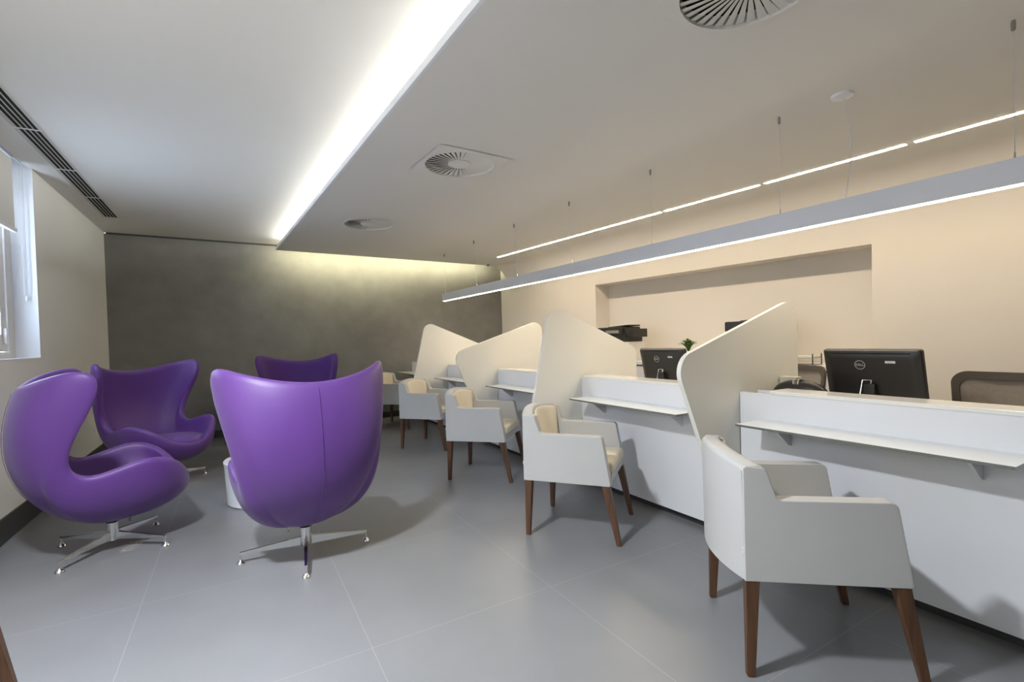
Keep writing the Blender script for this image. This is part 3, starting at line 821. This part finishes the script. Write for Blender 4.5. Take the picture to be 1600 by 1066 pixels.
# ------------------------------------------------------------------ office chairs
def make_office_chair():
    # faces local +y (towards the desk)
    t = empty('office_chair', (0, 0, 0), 0, 'x', 'office chair', 'taupe mesh office chairs behind the counter')
    f = MB(); W2, z0, z1 = .25, .58, 1.02
    def yb(x, z): return -.23 - .10 * (z - .5) + .045 * (abs(x) / .25) ** 2
    outer = round_poly([(-W2 + .03, z0, .08), (W2 - .03, z0, .08), (W2, z1, .07), (-W2, z1, .07)], 8)
    inner = round_poly([(-W2 + .065, z0 + .03, .06), (W2 - .065, z0 + .03, .06), (W2 - .038, z1 - .045, .05), (-W2 + .038, z1 - .045, .05)], 8)
    b = bmesh.new(); n = len(outer)
    of = [b.verts.new((x, yb(x, z), z)) for x, z in outer]; inf = [b.verts.new((x, yb(x, z), z)) for x, z in inner]
    ob = [b.verts.new((x, yb(x, z) - .022, z)) for x, z in outer]; ib = [b.verts.new((x, yb(x, z) - .022, z)) for x, z in inner]
    for i in range(n):
        j = (i + 1) % n
        b.faces.new((of[i], of[j], inf[j], inf[i])); b.faces.new((ob[i], ib[i], ib[j], ob[j])); b.faces.new((of[i], ob[i], ob[j], of[j])); b.faces.new((inf[i], inf[j], ib[j], ib[i]))
    bmesh.ops.recalc_face_normals(b, faces=b.faces)
    f.merge(b); f.build('back_frame', 'chair_brown', t, smooth=40)
    b = bmesh.new(); NX, NZ = 12, 12; g = []
    for k in range(NZ + 1):
        zz = z0 + .02 + (z1 - .03 - z0 - .02) * k / NZ; wv = (W2 - .05) + .02 * k / NZ
        g.append([b.verts.new((wv * (2 * i / NX - 1), yb(wv * (2 * i / NX - 1), zz) - .011, zz)) for i in range(NX + 1)])
    for k in range(NZ):
        for i in range(NX): b.faces.new((g[k][i], g[k][i + 1], g[k + 1][i + 1], g[k + 1][i]))
    ex = bmesh.ops.extrude_face_region(b, geom=list(b.faces))
    for v in [e for e in ex['geom'] if isinstance(e, bmesh.types.BMVert)]: v.co.y -= .004
    MB().merge(b).build('back_mesh', 'mesh', t, smooth=60)
    MB().tube([(0, -.30, .62), (0, -.31, .50), (0, -.24, .42), (0, -.05, .41)], .022, 10).build('spine', 'chair_brown', t)
    MB().box(-.24, .24, -.22, .25, .43, .50, bev=.03, seg=4).build('seat', 'mesh', t)
    for s in (-1, 1):
        a = MB().tube([(s * .2, 0, .44), (s * .28, 0, .46), (s * .285, 0, .62)], .014, 8); a.box(s * .285 - .035, s * .285 + .035, -.12, .13, .62, .645, bev=.01); a.build('armrest', 'chair_brown', t)
    MB().cone((0, 0, .10), (0, 0, .43), .028, .022, 16).build('gas_column', 'dark_metal', t)
    for k in range(5):
        a = 2 * PI * k / 5 + .3; c, s = math.cos(a), math.sin(a)
        sp = MB().tube([(0, 0, .115), (c * .15, s * .15, .1), (c * .29, s * .29, .075)], [.024, .02, .014], 8).build('base_spoke', 'chair_brown', t)
        MB().cone((c * .29 - s * .018, s * .29 + c * .018, .028), (c * .29 + s * .018, s * .29 - c * .018, .028), .028, .028, 16).build('caster', 'black', sp)
    return t
oc = make_office_chair()
for i, (s, n_, a, lb) in enumerate(((.33, .93, 0, 'taupe mesh office chair at the right edge, right of the large monitor'),
                                    (1.60, 1.00, -14, 'taupe mesh office chair behind the largest partition'),)):
    o = oc if i == 0 else copy_tree(oc)
    o.location = cpos(s, n_, 0); o.rotation_euler = (0, 0, CR + math.radians(a)); o['label'] = lb

# ------------------------------------------------------------------ credenza and what stands on it
WR = math.atan2(WA.y, WA.x)      # local x along WA, local y = out of ... right wall frame
def wpos(a, m_, z=0.0): return W0 + WA * a + WM * m_ + Z(z)
ysg = 1 if (Matrix.Rotation(WR, 3, 'Z') @ V((0, 1, 0))).dot(WM) > 0 else -1      # local +y towards the room?
def wy(p, q): return sorted((p * ysg, q * ysg))
cr = empty('credenza', wpos(2.30, 0), WR, 'long white credenza with thick top along the cream wall recess', 'cabinet')
Lc = 3.54
MB().box(0, Lc, *wy(-.28, .40), .905, .945, bev=.002).build('top', 'white', cr)
MB().box(.02, Lc - .02, *wy(.01, .35), .885, .905).build('shadow_gap', 'dark_metal', cr)
MB().box(0, Lc, *wy(.001, .37), .08, .885, bev=.002).build('body', 'white', cr)
MB().box(0.02, Lc - .02, *wy(.02, .33), 0, .08).build('plinth', 'base', cr)
nd = 6
for k in range(nd):
    x0 = Lc / nd * k; d = MB().box(x0 + .004, x0 + Lc / nd - .004, *wy(.371, .389), .085, .878, bev=.002).build('door', 'white', cr)
    MB().box(x0 + Lc / nd - .05, x0 + Lc / nd - .038, *wy(.389, .405), .5, .66, bev=.003).build('handle', 'alu', d)

def white_box(a, m_, label):
    t = empty('storage_unit', wpos(a, m_, .945), WR, label, 'cabinet', 'white storage units under the printers')
    MB().box(-.22, .22, *wy(-.18, .18), 0, .262, bev=.004).build('body', 'cap', t)
    for k in range(2):
        MB().box(-.212, .212, *wy(.181, .19), .008 + k * .128, .128 + k * .128, bev=.002).build('drawer', 'cap', t)
    return t
def printer(a, m_, label):
    t = empty('printer', wpos(a, m_, 1.208), WR, label, 'printer', 'black printers on the white storage units')
    MB().box(-.20, .20, *wy(-.17, .19), 0, .11, bev=.01).build('body', 'black', t)
    MB().box(-.31, .16, *wy(-.18, .20), .095, .205, bev=.015).build('scanner', 'black', t)
    MB().box(.10, .31, *wy(-.14, .17), .06, .175, bev=.008).build('paper_tray', 'black', t)
    MB().box(-.16, .20, *wy(-.14, .12), .206, .222, bev=.004, mtx=Matrix.Rotation(math.radians(-3), 4, 'Y')).build('document_feeder', 'black', t)
    MB().box(-.14, .10, *wy(.201, .206), .12, .16).build('control_panel', 'grey_plastic', t)
    return t
white_box(2.98, .20, 'white storage unit under the printer in the middle of the wall recess'); printer(2.98, .20, 'black multifunction printer on a white unit above the left monitor')
white_box(4.92, .16, 'white storage unit hidden behind the largest partition'); printer(4.90, .16, 'black printer corner peeking over the largest partition')

pl = empty('potted_plant', wpos(4.02, .20, .945), 0, 'small green leafy plant peeking above the left monitor', 'plant')
MB().lathe([(0, 0), (.055, 0), (.06, .01), (.075, .13), (.07, .135), (.066, .12), (0, .12)], 28).build('pot', 'white', pl)
MB().lathe([(0, .118), (.065, .118), (.06, .124), (0, .126)], 20).build('soil', 'soil', pl)
for k in range(34):
    a = 2.399 * k; rr = .02 + .10 * ((k * 7 % 34) / 34); hh = .295 - rr * .5 + random.uniform(-.02, .01)
    b = bmesh.new(); P0 = V((0, 0, .12)); c, s = math.cos(a), math.sin(a)
    pts = [P0, V((c * rr * .35, s * rr * .35, .12 + (hh - .12) * .65)), V((c * rr * .8, s * rr * .8, hh)), V((c * rr * 1.25, s * rr * 1.25, hh - .015))]
    wd = [.005, .013, .015, .002]; L_, R_ = [], []
    for p, w in zip(pts, wd):
        L_.append(b.verts.new(p + V((-s, c, 0)) * w)); R_.append(b.verts.new(p - V((-s, c, 0)) * w))
    for i in range(3): b.faces.new((L_[i], L_[i + 1], R_[i + 1], R_[i]))
    ex = bmesh.ops.extrude_face_region(b, geom=list(b.faces))
    for v in [e for e in ex['geom'] if isinstance(e, bmesh.types.BMVert)]: v.co.z += .0015
    MB().merge(b).build('leaf', 'leaf', pl, smooth=40)

dt = empty('document_tray', wpos(5.32, .20, .945), WR, 'clear document tray holding papers with black posts on the credenza', 'tray')
MB().box(-.15, .15, *wy(-.11, .11), 0, .006).build('lower_tray', 'grey_plastic', dt)
MB().box(-.15, .15, *wy(-.11, .11), .07, .074).build('upper_tray', 'grey_plastic', dt)
MB().box(-.14, .14, *wy(-.10, .10), .0745, .092, bev=.001).build('papers', 'paper', dt)
for x in (-.145, .145):
    for y in (-.1, .1): MB().box(x - .004, x + .004, y - .004, y + .004, 0, .115).build('post', 'black', dt)
